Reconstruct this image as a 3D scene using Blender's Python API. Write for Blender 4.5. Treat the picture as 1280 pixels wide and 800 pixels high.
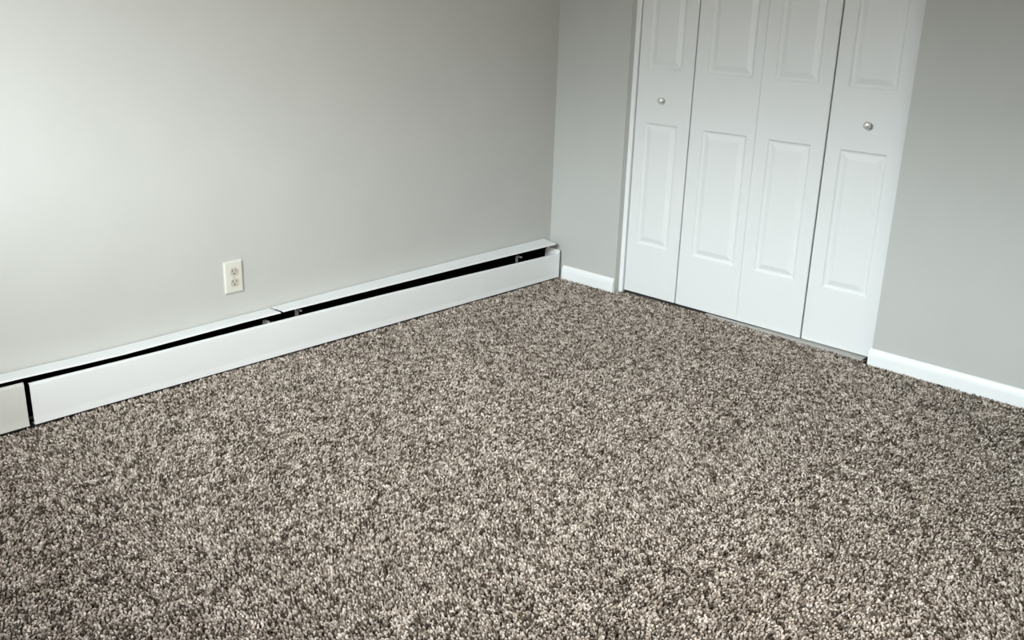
import bpy, math
import numpy as np

# ------------------------------------------------------------------ camera, light, exposure
S = bpy.context.scene
for o in list(bpy.data.objects):
    bpy.data.objects.remove(o)
COL = S.collection

CAM = (2.974, -3.4507, 1.3054)
YAW, PITCH, ROLL, FPX = 42.8839, -18.7817, 1.7405, 1234.07
from mathutils import Matrix, Vector
y_, p_, r_ = map(math.radians, (YAW, PITCH, ROLL))
F = Vector((-math.sin(y_)*math.cos(p_), math.cos(y_)*math.cos(p_), math.sin(p_)))
R0 = Vector((math.cos(y_), math.sin(y_), 0)); U0 = R0.cross(F)
R = R0*math.cos(r_) + U0*math.sin(r_); U = -R0*math.sin(r_) + U0*math.cos(r_)
cd = bpy.data.cameras.new('camera'); cam = bpy.data.objects.new('camera', cd); COL.objects.link(cam)
m = Matrix((R, U, -F)).transposed().to_4x4(); m.translation = CAM; cam.matrix_world = m
cd.sensor_fit = 'HORIZONTAL'; cd.sensor_width = 36; cd.lens = FPX/1280*36; cd.clip_start = .02
S.camera = cam

S.view_settings.view_transform = 'Standard'
S.view_settings.look = 'None'
S.view_settings.gamma = 1
S.view_settings.use_curve_mapping = False
S.view_settings.exposure = 0.0

w = bpy.data.worlds.new('world'); S.world = w; w.use_nodes = True
wt = w.node_tree; bg = wt.nodes['Background']
SKY = 80.0
tcw = wt.nodes.new('ShaderNodeTexCoord'); sx = wt.nodes.new('ShaderNodeSeparateXYZ'); rw = wt.nodes.new('ShaderNodeValToRGB')
wt.links.new(tcw.outputs['Generated'], sx.inputs[0]); wt.links.new(sx.outputs['Z'], rw.inputs[0]); wt.links.new(rw.outputs[0], bg.inputs[0])
ew = rw.color_ramp.elements          # low: dim ground and trees; higher: bright hazy sky, darker towards the zenith (position = sine of elevation)
ew[0].position = 0.0; ew[0].color = (.018, .016, .012, 1)
ew[1].position = .85; ew[1].color = (.30, .33, .38, 1)
for ps, v_ in ((.04, .19), (.09, .12), (.13, .12), (.20, .36), (.29, .90), (.42, 1.0), (.55, .78), (.70, .45)):
    e_ = ew.new(ps); e_.color = (v_*.895, v_*.96, v_*1.03, 1)
bg.inputs[1].default_value = SKY

# daylight entering through the window behind the camera
WX0, WX1, WZ0, WZ1, YB, XR, ZC = .94, 2.06, 1.14, 2.14, -3.70, 3.6, 2.42
DY0, DY1, DZ1 = -2.75, -1.85, 2.04      # doorway added opposite the heater to let the fill light in
def area(name, loc, rot, sx, sy, power, col, spread=180):
    l = bpy.data.lights.new(name, 'AREA'); l.shape = 'RECTANGLE'; l.size = sx; l.size_y = sy
    l.energy = power; l.color = col; l.spread = math.radians(spread)
    o = bpy.data.objects.new(name, l); COL.objects.link(o); o.location = loc; o.rotation_euler = rot
    return o
po = area('window_portal', ((WX0+WX1)/2, YB-.125, (WZ0+WZ1)/2), (math.radians(90), 0, 0), WX1-WX0, WZ1-WZ0, 1, (1, 1, 1))
po.data.cycles.is_portal = True
# added warm fill light beyond the added doorway, brightens the left wall
area('warm_fill', (XR+1.0, (DY0+DY1)/2-.1, 1.55), (0, math.radians(84), 0), 1.1, .9, 68, (1.0, .91, .83))

# ------------------------------------------------------------------ helpers
def mesh(name, verts, faces, mat, parent=None, smooth=False):
    me = bpy.data.meshes.new(name)
    me.from_pydata([tuple(v) for v in verts], [], faces)
    import bmesh
    bm = bmesh.new(); bm.from_mesh(me); bmesh.ops.recalc_face_normals(bm, faces=bm.faces); bm.to_mesh(me); bm.free()
    if smooth:
        for p in me.polygons: p.use_smooth = True
    me.materials.append(mat)
    o = bpy.data.objects.new(name, me); COL.objects.link(o)
    if parent: o.parent = parent
    return o
class MB:
    def __init__(s): s.v = []; s.f = []
    def add(s, v, f):
        n = len(s.v); s.v += [tuple(a) for a in v]; s.f += [tuple(i+n for i in q) for q in f]; return s
    def box(s, x0, x1, y0, y1, z0, z1):
        return s.add([(x, y, z) for z in (z0, z1) for y in (y0, y1) for x in (x0, x1)],
                     [(0, 1, 3, 2), (4, 5, 7, 6), (0, 1, 5, 4), (2, 3, 7, 6), (0, 2, 6, 4), (1, 3, 7, 5)])
    def sweep(s, prof, stations):
        """closed profile [(a,b)] placed by station functions returning 3-D points; ends capped"""
        n = len(prof); v = []; f = []
        for st in stations: v += [st(a, b) for a, b in prof]
        for k in range(len(stations)-1):
            for i in range(n):
                j = (i+1) % n
                f.append((k*n+i, k*n+j, (k+1)*n+j, (k+1)*n+i))
        f.append(tuple(range(n))); f.append(tuple(range((len(stations)-1)*n, len(stations)*n)))
        return s.add(v, f)
    def lathe(s, prof, origin, axis, n=24):
        """prof [(radius, distance along axis)]"""
        ax = Vector(axis).normalized(); a = ax.orthogonal().normalized(); b = ax.cross(a); o = Vector(origin)
        v = []; f = []
        for r, d in prof:
            for i in range(n):
                t = 2*math.pi*i/n; v.append(o + ax*d + (a*math.cos(t)+b*math.sin(t))*r)
        for k in range(len(prof)-1):
            for i in range(n):
                j = (i+1) % n; f.append((k*n+i, k*n+j, (k+1)*n+j, (k+1)*n+i))
        f.append(tuple(range(n))); f.append(tuple(range((len(prof)-1)*n, len(prof)*n)))
        return s.add(v, f)
    def build(s, name, mat, parent=None, bevel=0, smooth=False):
        o = mesh(name, s.v, s.f, mat, parent, smooth)
        if bevel:
            b = o.modifiers.new('bevel', 'BEVEL'); b.width = bevel; b.segments = 2; b.limit_method = 'ANGLE'
        return o
def tag(o, label, cat, group=None, kind=None):
    o['label'] = label; o['category'] = cat
    if group: o['group'] = group
    if kind: o['kind'] = kind
    return o
def empty(name, loc=(0, 0, 0)):
    o = bpy.data.objects.new(name, None); o.empty_display_size = .05; COL.objects.link(o); o.location = loc
    return o

def mat(name, col, rough=.5, metal=0, bump=None, var=0, spec=.5):
    m = bpy.data.materials.new(name); m.use_nodes = True
    nt = m.node_tree; b = nt.nodes['Principled BSDF']
    b.inputs['Roughness'].default_value = rough; b.inputs['Metallic'].default_value = metal
    b.inputs['Specular IOR Level'].default_value = spec
    b.inputs['Base Color'].default_value = (*col, 1)
    tc = nt.nodes.new('ShaderNodeTexCoord')
    if var:
        n = nt.nodes.new('ShaderNodeTexNoise'); n.inputs['Scale'].default_value = 5; n.inputs['Detail'].default_value = 4
        r = nt.nodes.new('ShaderNodeValToRGB')
        r.color_ramp.elements[0].position = .3; r.color_ramp.elements[1].position = .7
        r.color_ramp.elements[0].color = (*[c*(1-var) for c in col], 1); r.color_ramp.elements[1].color = (*col, 1)
        nt.links.new(tc.outputs['Object'], n.inputs['Vector']); nt.links.new(n.outputs[0], r.inputs[0])
        nt.links.new(r.outputs[0], b.inputs['Base Color'])
    if bump:
        sc, st, dist = bump
        n = nt.nodes.new('ShaderNodeTexNoise'); n.inputs['Scale'].default_value = sc; n.inputs['Detail'].default_value = 3
        bp = nt.nodes.new('ShaderNodeBump'); bp.inputs['Strength'].default_value = st; bp.inputs['Distance'].default_value = dist
        nt.links.new(tc.outputs['Object'], n.inputs['Vector']); nt.links.new(n.outputs[0], bp.inputs['Height'])
        nt.links.new(bp.outputs[0], b.inputs['Normal'])
    return m
M_WALL = mat('grey wall paint', (.500, .505, .475), .55, bump=(160, .15, .002), var=.03)
M_CEIL = mat('ceiling paint', (.86, .80, .72), .9)
M_TRIM = mat('white trim paint', (.84, .86, .85), .35, bump=(40, .1, .001))
M_DOOR = mat('white door paint', (.76, .775, .76), .42, bump=(90, .06, .001))
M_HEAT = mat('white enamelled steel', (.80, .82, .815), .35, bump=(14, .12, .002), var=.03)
M_HEATB = mat('white enamelled steel greyer', (.64, .65, .605), .45, bump=(14, .12, .002), var=.08)  # near panel's enamel, greyer and more varied in tone
M_BLACK = mat('slot shade black', (.002, .002, .002), 1, spec=0)  # shade inside the heater put into the back plate colour
M_FIN = mat('fin metal with slot shade', (.004, .004, .004), .9, spec=.05)  # pipe and fins coloured near black to carry the slot's shade
M_BRKT = mat('dull bracket metal', (.33, .33, .31), .5)
M_PLATE = mat('ivory plastic', (.62, .615, .54), .4)
M_RECP = mat('almond receptacle plastic', (.50, .465, .39), .4)
M_SLOT = mat('slot dark', (.05, .045, .04), .8)
M_KNOB = mat('polished pale metal knob', (.86, .86, .83), .25, metal=.6)
M_STEEL = mat('dull screw steel', (.5, .49, .45), .4, metal=.7)
M_GLASS = bpy.data.materials.new('window glass'); M_GLASS.use_nodes = True
gt = M_GLASS.node_tree; gt.nodes.remove(gt.nodes['Principled BSDF'])
t_ = gt.nodes.new('ShaderNodeBsdfTransparent'); g_ = gt.nodes.new('ShaderNodeBsdfGlossy'); mx = gt.nodes.new('ShaderNodeMixShader')
t_.inputs[0].default_value = (.97, .985, .975, 1); g_.inputs['Roughness'].default_value = .02; mx.inputs[0].default_value = .05
gt.links.new(t_.outputs[0], mx.inputs[1]); gt.links.new(g_.outputs[0], mx.inputs[2])
gt.links.new(mx.outputs[0], gt.nodes['Material Output'].inputs[0])
M_SUB = mat('carpet backing', (.10, .09, .08), 1)
M_STRIP = mat('grey floor strip', (.46, .45, .42), .6, bump=(60, .3, .002))

# ------------------------------------------------------------------ the room
XL, XRR, DD = .3963, 1.6035, .039         # closet opening, depth of the door faces
ZF = -.013
OPEN_H = 2.06
def struct(o, label, cat): return tag(o, label, cat, kind='structure')
struct(MB().box(-.12, XR+.12, YB-.12, .75, ZF-.1, ZF).build('floor', M_SUB), 'floor slab under the carpet', 'floor')
struct(MB().box(-.12, XR+.12, YB-.12, .75, ZC, ZC+.1).build('ceiling', M_CEIL), 'flat painted ceiling above the room', 'ceiling')
struct(MB().box(-.12, 0, YB-.12, .75, ZF, ZC).build('wall_left', M_WALL), 'light grey painted wall behind the long white baseboard heater', 'wall')
b = MB().box(XR, XR+.12, YB-.12, DY0, ZF, ZC).box(XR, XR+.12, DY1, .75, ZF, ZC).box(XR, XR+.12, DY0, DY1, DZ1, ZC)
struct(b.build('wall_right', M_WALL), 'light grey wall opposite the heater, outside the photo', 'wall')
b = MB().box(XR+.12, XR+1.5, DY0-.5, DY0-.4, ZF, ZC).box(XR+.12, XR+1.5, DY1+.5, DY1+.6, ZF, ZC).box(XR+1.4, XR+1.5, DY0-.4, DY1+.5, ZF, ZC)  # unseen hall box, added to enclose the fill light
b.box(XR+.12, XR+1.5, DY0-.5, DY1+.6, ZC, ZC+.1).box(XR+.12, XR+1.5, DY0-.5, DY1+.6, ZF-.1, ZF)
struct(b.build('wall_added', M_WALL), 'added enclosure around the fill light beyond the added doorway, outside the photo', 'wall')
b = MB()
b.box(0, XL, 0, .11, ZF, ZC).box(XRR, XR, 0, .11, ZF, ZC).box(XL, XRR, 0, .11, OPEN_H, ZC)
struct(b.build('wall_back', M_WALL), 'light grey painted wall on both sides of the white closet doors', 'wall')
struct(MB().box(0, XR, .69, .75, ZF, ZC).build('wall_closet', M_WALL), 'wall at the back of the closet behind the doors', 'wall')
b = MB()
b.box(0, WX0, YB-.12, YB, ZF, ZC).box(WX1, XR, YB-.12, YB, ZF, ZC)
b.box(WX0, WX1, YB-.12, YB, ZF, WZ0).box(WX0, WX1, YB-.12, YB, WZ1, ZC)
struct(b.build('wall_front', M_WALL), 'grey wall with the window, behind the camera', 'wall')
# window in the wall behind the camera
b = MB(); fw = .05; y0, y1 = YB-.09, YB-.03
b.box(WX0, WX0+fw, y0, y1, WZ0, WZ1).box(WX1-fw, WX1, y0, y1, WZ0, WZ1)
b.box(WX0+fw, WX1-fw, y0, y1, WZ0, WZ0+fw).box(WX0+fw, WX1-fw, y0, y1, WZ1-fw, WZ1)
cx = (WX0+WX1)/2; b.box(cx-.02, cx+.02, y0, y1, WZ0+fw, WZ1-fw)
wn = b.build('window_1', M_TRIM, bevel=.003); struct(wn, 'white framed sliding window behind the camera', 'window')
MB().box(WX0+fw, cx-.02, YB-.063, YB-.059, WZ0+fw, WZ1-fw).build('pane', M_GLASS, wn)
MB().box(cx+.02, WX1-fw, YB-.063, YB-.059, WZ0+fw, WZ1-fw).build('pane', M_GLASS, wn)
MB().box(WX0-.03, WX1+.03, YB-.02, YB+.04, WZ0-.03, WZ0).build('window_sill', M_TRIM, wn, bevel=.004)

# baseboards: rounded-top profile (depth from the wall, height)
BBP = [(0, ZF), (.012, ZF), (.012, .036), (.0105, .046), (.007, .053), (.004, .058), (0, .060)]
b = MB().sweep(BBP, [lambda a, h: (.0905, -a, h), lambda a, h: (XL-.003, -a, h)])
struct(b.build('baseboard_back', M_TRIM), 'short white baseboard between the heater and the closet', 'baseboard')
b = MB().sweep(BBP, [lambda a, h: (1.5975, -a, h), lambda a, h: (XR, -a, h)])
struct(b.build('baseboard_right', M_TRIM), 'white baseboard to the right of the closet doors', 'baseboard')
b = MB().sweep(BBP, [lambda a, h: (XR-a, DY1, h), lambda a, h: (XR-a, 0, h)])
struct(b.build('baseboard_side', M_TRIM), 'white baseboard on the wall opposite the heater', 'baseboard')
# white stop board inside the left edge of the closet opening, and the head board over the doors
b = MB().sweep([(XL, .031), (XL+.0185, .031), (XL+.0195, .032), (XL+.0195, .046), (XL, .046)],
               [lambda a, c: (a, c, -.004), lambda a, c: (a, c, OPEN_H)])
struct(b.build('trim_1', M_TRIM), 'narrow white strip up the left edge of the closet opening', 'trim')
struct(MB().box(XL+.0200, XRR, .012, .10, OPEN_H-.03, OPEN_H).build('trim_2', M_TRIM, bevel=.002), 'white head board over the closet doors', 'trim')
struct(MB().box(XRR, XRR+.004, .003, .10, ZF, OPEN_H).build('trim_3', M_TRIM), 'white right side of the closet opening', 'trim')
# thin grey strip in the carpet line under the doors
pts = [(.86, .034), (.98, .030), (1.12, .0245), (1.3, .018), (1.45, .013), (1.57, .009)]
v = []; f = []
for i, (x, y) in enumerate(pts):
    wd = float(np.interp(x, [.86, 1.05, 1.2, 1.57], [.007, .008, .030, .040]))
    v += [(x, y, ZF), (x, y+wd, ZF), (x, y+wd, .0045), (x, y, .0035)]
for i in range(len(pts)-1):
    for k in range(4): f.append((i*4+k, i*4+(k+1) % 4, i*4+4+(k+1) % 4, i*4+4+k))
f += [(0, 1, 2, 3), tuple(len(v)-4+k for k in range(4))]
struct(mesh('trim_4', v, f, M_STRIP), 'thin grey strip along the carpet edge under the closet doors', 'trim')

# ------------------------------------------------------------------ closet doors
def leaf_mesh(x0, x1, z0, z1, panels, yf, th=.032, e0=.0025, e1=.0025):
    """raised-panel leaf; front face at y=yf looking to -y; panels [(px0,px1,pz0,pz1)] stacked upward"""
    v = []; f = []
    def P(x, y, z): v.append((x, y, z)); return len(v)-1
    def ring(r, y): a, c, d, e = r; return [P(a, y, d), P(c, y, d), P(c, y, e), P(a, y, e)]
    px0, px1 = panels[0][0], panels[0][1]
    zs = [z0]
    for p in panels: zs += [p[2], p[3]]
    zs.append(z1)
    xs = [x0, px0, px1, x1]
    g = {}
    e = .0025
    for i, x in enumerate(xs):
        for j, z in enumerate(zs):
            g[i, j] = P(x + (e0 if i == 0 else -e1 if i == 3 else 0), yf, z)
    for i in range(3):
        for j in range(len(zs)-1):
            if i == 1 and j % 2 == 1: continue
            f.append((g[i, j], g[i+1, j], g[i+1, j+1], g[i, j+1]))
    for k, p in enumerate(panels):
        j = 1+2*k
        prev = [g[1, j], g[2, j], g[2, j+1], g[1, j+1]]
        for off, dy in ((.003, .0035), (.007, .0062), (.010, .0070), (.014, .0070), (.017, .0060), (.033, .0012), (.036, .0008)):
            cur = ring((p[0]+off, p[1]-off, p[2]+off, p[3]-off), yf+dy)
            for q in range(4): f.append((prev[q], prev[(q+1) % 4], cur[(q+1) % 4], cur[q]))
            prev = cur
        f.append(tuple(prev))
    # sides with a small eased edge, and the back
    n = len(zs)-1
    F4 = [g[0, j] for j in range(n+1)] ; G4 = [g[3, j] for j in range(n+1)]
    l0 = [P(x0, yf+e, z) for z in zs]; r0 = [P(x1, yf+e, z) for z in zs]
    lb = [P(x0, yf+th, z) for z in zs]; rb = [P(x1, yf+th, z) for z in zs]
    for j in range(n):
        f += [(F4[j], F4[j+1], l0[j+1], l0[j]), (l0[j], l0[j+1], lb[j+1], lb[j]),
              (G4[j], r0[j], r0[j+1], G4[j+1]), (r0[j], rb[j], rb[j+1], r0[j+1]), (lb[j], lb[j+1], rb[j+1], rb[j])]
    f.append((g[0, 0], l0[0], lb[0], rb[0], r0[0], g[3, 0], g[2, 0], g[1, 0]))
    f.append((g[0, n], g[1, n], g[2, n], g[3, n], r0[n], rb[n], lb[n], l0[n]))
    return v, f
ZD0, ZD1 = .009, OPEN_H-.035
def leaf(x0, x1, px0, px1, parent, yf, e0=.0025, e1=.0025):
    v, f = leaf_mesh(x0, x1, ZD0, ZD1, [(px0, px1, .2345, .7655), (px0, px1, .989, 1.60), (px0, px1, 1.72, 1.91)], yf, e0=e0, e1=e1)
    return mesh('door_leaf', v, f, M_DOOR, parent)
def knob(x, z, yf, parent):
    b = MB().lathe([(.0085, 0), (.0085, .002), (.005, .003), (.0048, .010), (.0085, .013), (.0125, .017), (.0140, .0215),
                    (.0132, .0255), (.010, .0282), (.005, .0296), (.0008, .0299)], (x, yf, z), (0, -1, 0), 28)
    return b.build('knob', M_KNOB, parent, smooth=True)
G = .0022
d1 = empty('door_1', (.557, DD, ZD0)); d2 = empty('door_2', (1.45, DD, ZD0))
for d, lab in ((d1, 'left folding pair of white raised-panel closet doors, next to the heater corner'),
               (d2, 'right folding pair of white raised-panel closet doors, next to the longer baseboard')):
    struct(d, lab, 'closet door')
bpy.context.view_layer.update()
def rel(o, p): o.matrix_parent_inverse = Matrix.Translation(-Vector(p.location)); return o
a1 = rel(leaf(.4196, .6955-G, .4715, .6365, d1, DD), d1); a2 = rel(leaf(.6965+G, 1.0028, .7600, .9640, d1, DD, e1=.0008), d1)
a3 = rel(leaf(1.0032, 1.2955-G, 1.0600, 1.2380, d2, DD, e0=.0008), d2); a4 = rel(leaf(1.2970+G, 1.6005, 1.3560, 1.5340, d2, DD), d2)
knob(.5575, .864, DD, a1); knob(1.4545, .864, DD, a4)

# ------------------------------------------------------------------ baseboard heater along the left wall
H = empty('baseboard_heater', (0.04, -2.1, ZF))
tag(H, 'long white metal baseboard heater with a black slot along the grey wall', 'heater')
def hp(o): return rel(o, H)
YE, YS, YN = -.020, -1.5515, -3.60     # far end, seam of the top cover, near end
def zT(y): return .1815 + (-.0065)*(-y/2.5)*1.0 if y > -2.5 else .175
hp(MB().box(.0005, .0025, YN, YE, .0, .150).build('back_plate', M_BLACK, H))
def cover(ya, yb, dz):
    # profile from wall to lip; thin folded sheet
    st = []
    for y in np.linspace(ya, yb, 15):
        pass
        zt = float(np.interp(-y, [.05, .57, .93, 1.25, 1.55, 1.86, 2.1, 2.3, 2.5, 3.6], [.1800, .1772, .1735, .1700, .1640, .1600, .1562, .1572, .1605, .163])) + dz
        zl = float(np.interp(-y, [.05, .64, 1.3, 1.66, 1.9, 2.13, 2.33, 2.52, 3.6], [.1690, .1700, .1685, .1680, .1640, .1590, .1612, .1660, .167])) + dz
        prof = lambda a, h: None
        def stf(a, h, y=y, zt=zt, zl=zl):
            t = a/.080
            return (.0020+.0022*(1-a/.08)+a, y, zt + (zl-zt)*t + h)
        st.append(stf)
    P = [(0, 0), (.070, 0), (.0760, -.0008), (.0788, -.0022), (.0790, -.0042), (.0782, -.0042), (.0772, -.0030), (.0745, -.0022), (.070, -.0018), (0, -.0018)]
    return MB().sweep(P, st)
hp(cover(YS+.0045, -.052, .0004).build('top_cover', M_HEAT, H))
hp(cover(YN, YS-.0045, -.0012).build('top_cover', M_HEAT, H))
def zp(y): return float(np.interp(-y, [0, .24, .64, 1.0, 1.3, 1.7, 2.1, 2.44, 2.455, 3.6], [.1175, .1205, .1265, .1320, .1335, .1345, .1340, .1370, .1435, .147]))
def panel(ya, yb, zofs=0, x=.080, tilt=0):
    st = []
    for y in np.linspace(ya, yb, 13):
        def stf(a, h, y=y):
            top = zp(y)+zofs
            z = h*top/.12 if h > .02 else h
            return (x + a, y, z)
        st.append(stf)
    P = [(.0022, .004), (.0002, .0215), (0, .0235), (0, .114), (-.0015, .1185), (-.004, .12), (-.009, .1195), (-.009, .118), (-.004, .1182), (-.003, .117), (-.0018, .113), (-.0018, .022), (-.0002, .008),
         (-.012, .008), (-.012, .006)]
    return MB().sweep(P, st)
hp(panel(-2.4395, -.036).build('front_panel', M_HEAT, H))
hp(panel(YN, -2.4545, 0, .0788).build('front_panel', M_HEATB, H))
# end cap: an upright cheek with rounded top at the corner
def cheek(ya, yb, topa, topb, xo):
    prof = [(0, .004), (xo, .004), (xo, 1.0), (xo-.004, 1.02), (xo-.012, 1.03), (0, 1.03)]
    st = []
    for y, tp in ((ya, topa), ((ya+yb)/2, topa*.35+topb*.65), (yb, topb)):
        st.append(lambda a, h, y=y, tp=tp: (.001+a, y, h if h < .01 else h*tp))
    return MB().sweep(prof, st)
hp(cheek(-.036, YE, .1150, .1300, .0802).build('end_cap', M_HEAT, H))
# finned element in the dark slot
b = MB().lathe([(.010, 0), (.010, 3.40)], (.042, YN+.08, .075), (0, 1, 0), 14)
el = hp(b.build('heating_pipe', M_FIN, H))
b = MB()
for i in range(280):
    y = -.22 - i*.0115
    b.box(.012, .070, y, y+.0008, .040, .108)
fin = hp(b.build('fins', M_FIN, H)); fin['kind'] = 'stuff'
for y, x, z in ((-1.600, .070, .1365), (-1.455, .060, .146), (-.262, .060, .138)):
    b = MB().box(x-.028, x, y-.004, y+.004, z-.0045, z+.002).box(x-.030, x-.028, y-.008, y+.008, .03, z)
    hp(b.build('bracket', M_BRKT, H, bevel=.001))

# ------------------------------------------------------------------ wall outlet
OY, OZ = -1.6915, .3085
W = empty('wall_outlet', (0, OY, OZ)); tag(W, 'ivory duplex wall outlet on the grey wall above the heater', 'outlet')
# plate profile: stepped bevel; local coordinates x = out of the wall
hw, hh = .035, .057
rings = [(0, 0, 0), (0, .0, .0058), (.0012, .0012, .0068), (.004, .004, .0078), (.0075, .0075, .0080)]
v = []; f = []
for a, c, x in rings: v += [(x, -hw+a, -hh+c), (x, hw-a, -hh+c), (x, hw-a, hh-c), (x, -hw+a, hh-c)]
for k in range(4):
    for q in range(4): f.append((k*4+q, k*4+(q+1) % 4, k*4+4+(q+1) % 4, k*4+4+q))
f += [(0, 1, 2, 3), (16, 17, 18, 19)]
mesh('cover_plate', v, f, M_PLATE, W)
for s in (1, -1):
    b = MB(); zc = s*.0195; n = 28; ring = []
    for i in range(n):
        t = 2*math.pi*i/n; ring.append((.0172*math.cos(t), max(-.0142, min(.0142, .0172*math.sin(t)))))
    st = [lambda a, h: (.0074, a, zc+h), lambda a, h: (.0096, a, zc+h), lambda a, h: (.0102, a*.95, zc+h*.95)]
    b.sweep(ring, st); rc = b.build('receptacle', M_RECP, W)
    sl = MB(); sl.box(.0094, .01035, -.0078, -.0052, zc-.0008, zc+.0088).box(.0094, .01035, .0054, .0076, zc, zc+.0082)
    sl.lathe([(.0030, 0), (.0030, .0009)], (.0094, 0, zc-.0068), (1, 0, 0), 14)
    sl.build('slots', M_SLOT, rc)
MB().lathe([(.0030, 0), (.0030, .0010), (.0022, .0015)], (.0079, 0, 0), (1, 0, 0), 16).build('screw', M_STEEL, W)

# ------------------------------------------------------------------ carpet: cut-pile tufts over the backing
rng = np.random.default_rng(7)
def vnoise(x, y, scale, seed):
    r = np.random.default_rng(seed); N = 64; g = r.random((N, N))
    u = x*scale+17.3; w_ = y*scale+31.7
    i = np.floor(u).astype(int); j = np.floor(w_).astype(int); a = u-i; c = w_-j
    a = a*a*(3-2*a); c = c*c*(3-2*c)
    return ((g[i % N, j % N]*(1-a)+g[(i+1) % N, j % N]*a)*(1-c) + (g[i % N, (j+1) % N]*(1-a)+g[(i+1) % N, (j+1) % N]*a)*c)
PITCH_C = .0061
gx, gy = np.meshgrid(np.arange(.006, XR-.016, PITCH_C), np.arange(YB+.01, .06, PITCH_C), indexing='ij')
gx = gx.ravel(); gy = gy.ravel()
gx = gx + rng.uniform(-.5, .5, gx.size)*PITCH_C*.95; gy = gy + rng.uniform(-.5, .5, gx.size)*PITCH_C*.95
# keep what the room leaves free: in front of the closet wall, in the opening up to the doors, beside the heater
in_room = (gy < -.0145) & (gx > .006)
in_open = (gy >= -.0145) & (gy < .036) & (gx > XL+.004) & (gx < XRR-.004)
strip_y = np.interp(gx, [p[0] for p in pts], [p[1] for p in pts], left=9, right=9)
in_open &= ~((gy > strip_y-.002))
in_open &= ~((gx > 1.575) & (gy > -.012)); in_open &= ~((gx < XL+.030) & (gy > .024))
heater = (gx < .0835)
view = (gx*0.683 - gy*0.0 > -1)   # whole patch
keep = (in_room | in_open) & ~heater & view
gx = gx[keep]; gy = gy[keep]; n = gx.size
# pile lean: drifting direction with broad patches where the nap was brushed differently
nap = vnoise(gx, gy, 2.2, 1)*.6 + vnoise(gx, gy, 5.5, 2)*.4
ang = 2*math.pi*(vnoise(gx, gy, 1.3, 3)*1.2) + rng.normal(0, 1.1, n)
lean = np.clip(.0040*nap + rng.normal(0, .0014, n), 0, .0075)
h = .0128 + rng.normal(0, .0012, n) - .0035*np.clip(nap-.45, 0, 1)
rad = np.clip(rng.normal(.0034, .0006, n), .0018, .0052)
K = 5
prof = [(.62, 0.0), (.92, .5), (1.0, .84), (.55, 1.0)]
tw = rng.uniform(0, 6.283, n)
V = np.empty((n, len(prof)*K, 3), np.float32)
for k, (rr, t) in enumerate(prof):
    cxk = gx + np.cos(ang)*lean*t*t; cyk = gy + np.sin(ang)*lean*t*t; czk = ZF + h*t
    for i in range(K):
        th = tw + 2*math.pi*i/K + t*1.1
        V[:, k*K+i, 0] = cxk + np.cos(th)*rad*rr; V[:, k*K+i, 1] = cyk + np.sin(th)*rad*rr*.85
        V[:, k*K+i, 2] = czk + (np.cos(th-ang)*.0012*(1 if k == 3 else .2))
nv = len(prof)*K
quads = []
for k in range(len(prof)-1):
    for i in range(K):
        j = (i+1) % K; quads.append((k*K+i, k*K+j, (k+1)*K+j, (k+1)*K+i))
quads = np.array(quads, np.int32)
cap = np.arange((len(prof)-1)*K, len(prof)*K, dtype=np.int32)
base = (np.arange(n, dtype=np.int32)*nv)[:, None]
loops_q = (quads.ravel()[None, :] + base)              # n x 60
loops = np.concatenate([loops_q, cap[None, :] + base], axis=1).ravel()
per = len(quads)*4 + K
starts = (np.arange(n, dtype=np.int64)[:, None]*per + np.concatenate([np.arange(len(quads))*4, [len(quads)*4]])[None, :]).ravel().astype(np.int32)
me = bpy.data.meshes.new('carpet')
me.vertices.add(n*nv); me.vertices.foreach_set('co', V.ravel())
me.loops.add(loops.size); me.loops.foreach_set('vertex_index', loops)
me.polygons.add(starts.size); me.polygons.foreach_set('loop_start', starts)
me.polygons.foreach_set('use_smooth', np.ones(starts.size, bool))
at = me.attributes.new('yarn', 'FLOAT', 'POINT')
clump = vnoise(gx, gy, 1/.016, 11)
yarn = np.clip(.5 + (rng.random(n)-.5)*.86 + (clump-.5)*.42, 0, 1).astype(np.float32)
at.data.foreach_set('value', np.repeat(yarn, nv))
me.update(calc_edges=True); me.validate()
mc = bpy.data.materials.new('heathered yarn'); mc.use_nodes = True
nt = mc.node_tree; pb = nt.nodes['Principled BSDF']; pb.inputs['Roughness'].default_value = .95
pb.inputs['Specular IOR Level'].default_value = .1
an = nt.nodes.new('ShaderNodeAttribute'); an.attribute_name = 'yarn'
cr = nt.nodes.new('ShaderNodeValToRGB'); cr.color_ramp.interpolation = 'LINEAR'
YARN = [(0, (.045, .034, .025)), (.22, (.110, .089, .069)), (.5, (.328, .272, .224)), (.78, (.54, .470, .408)), (1, (.77, .69, .615))]
el = cr.color_ramp.elements
el[0].position = 0; el[0].color = (*YARN[0][1], 1); el[1].position = 1; el[1].color = (*YARN[-1][1], 1)
for p, c in YARN[1:-1]:
    e = el.new(p); e.color = (*c, 1)
nt.links.new(an.outputs['Fac'], cr.inputs[0]); nt.links.new(cr.outputs[0], pb.inputs['Base Color'])
me.materials.append(mc)
co = bpy.data.objects.new('carpet', me); COL.objects.link(co)
tag(co, 'speckled beige and brown cut-pile carpet covering the whole floor', 'carpet', kind='stuff')
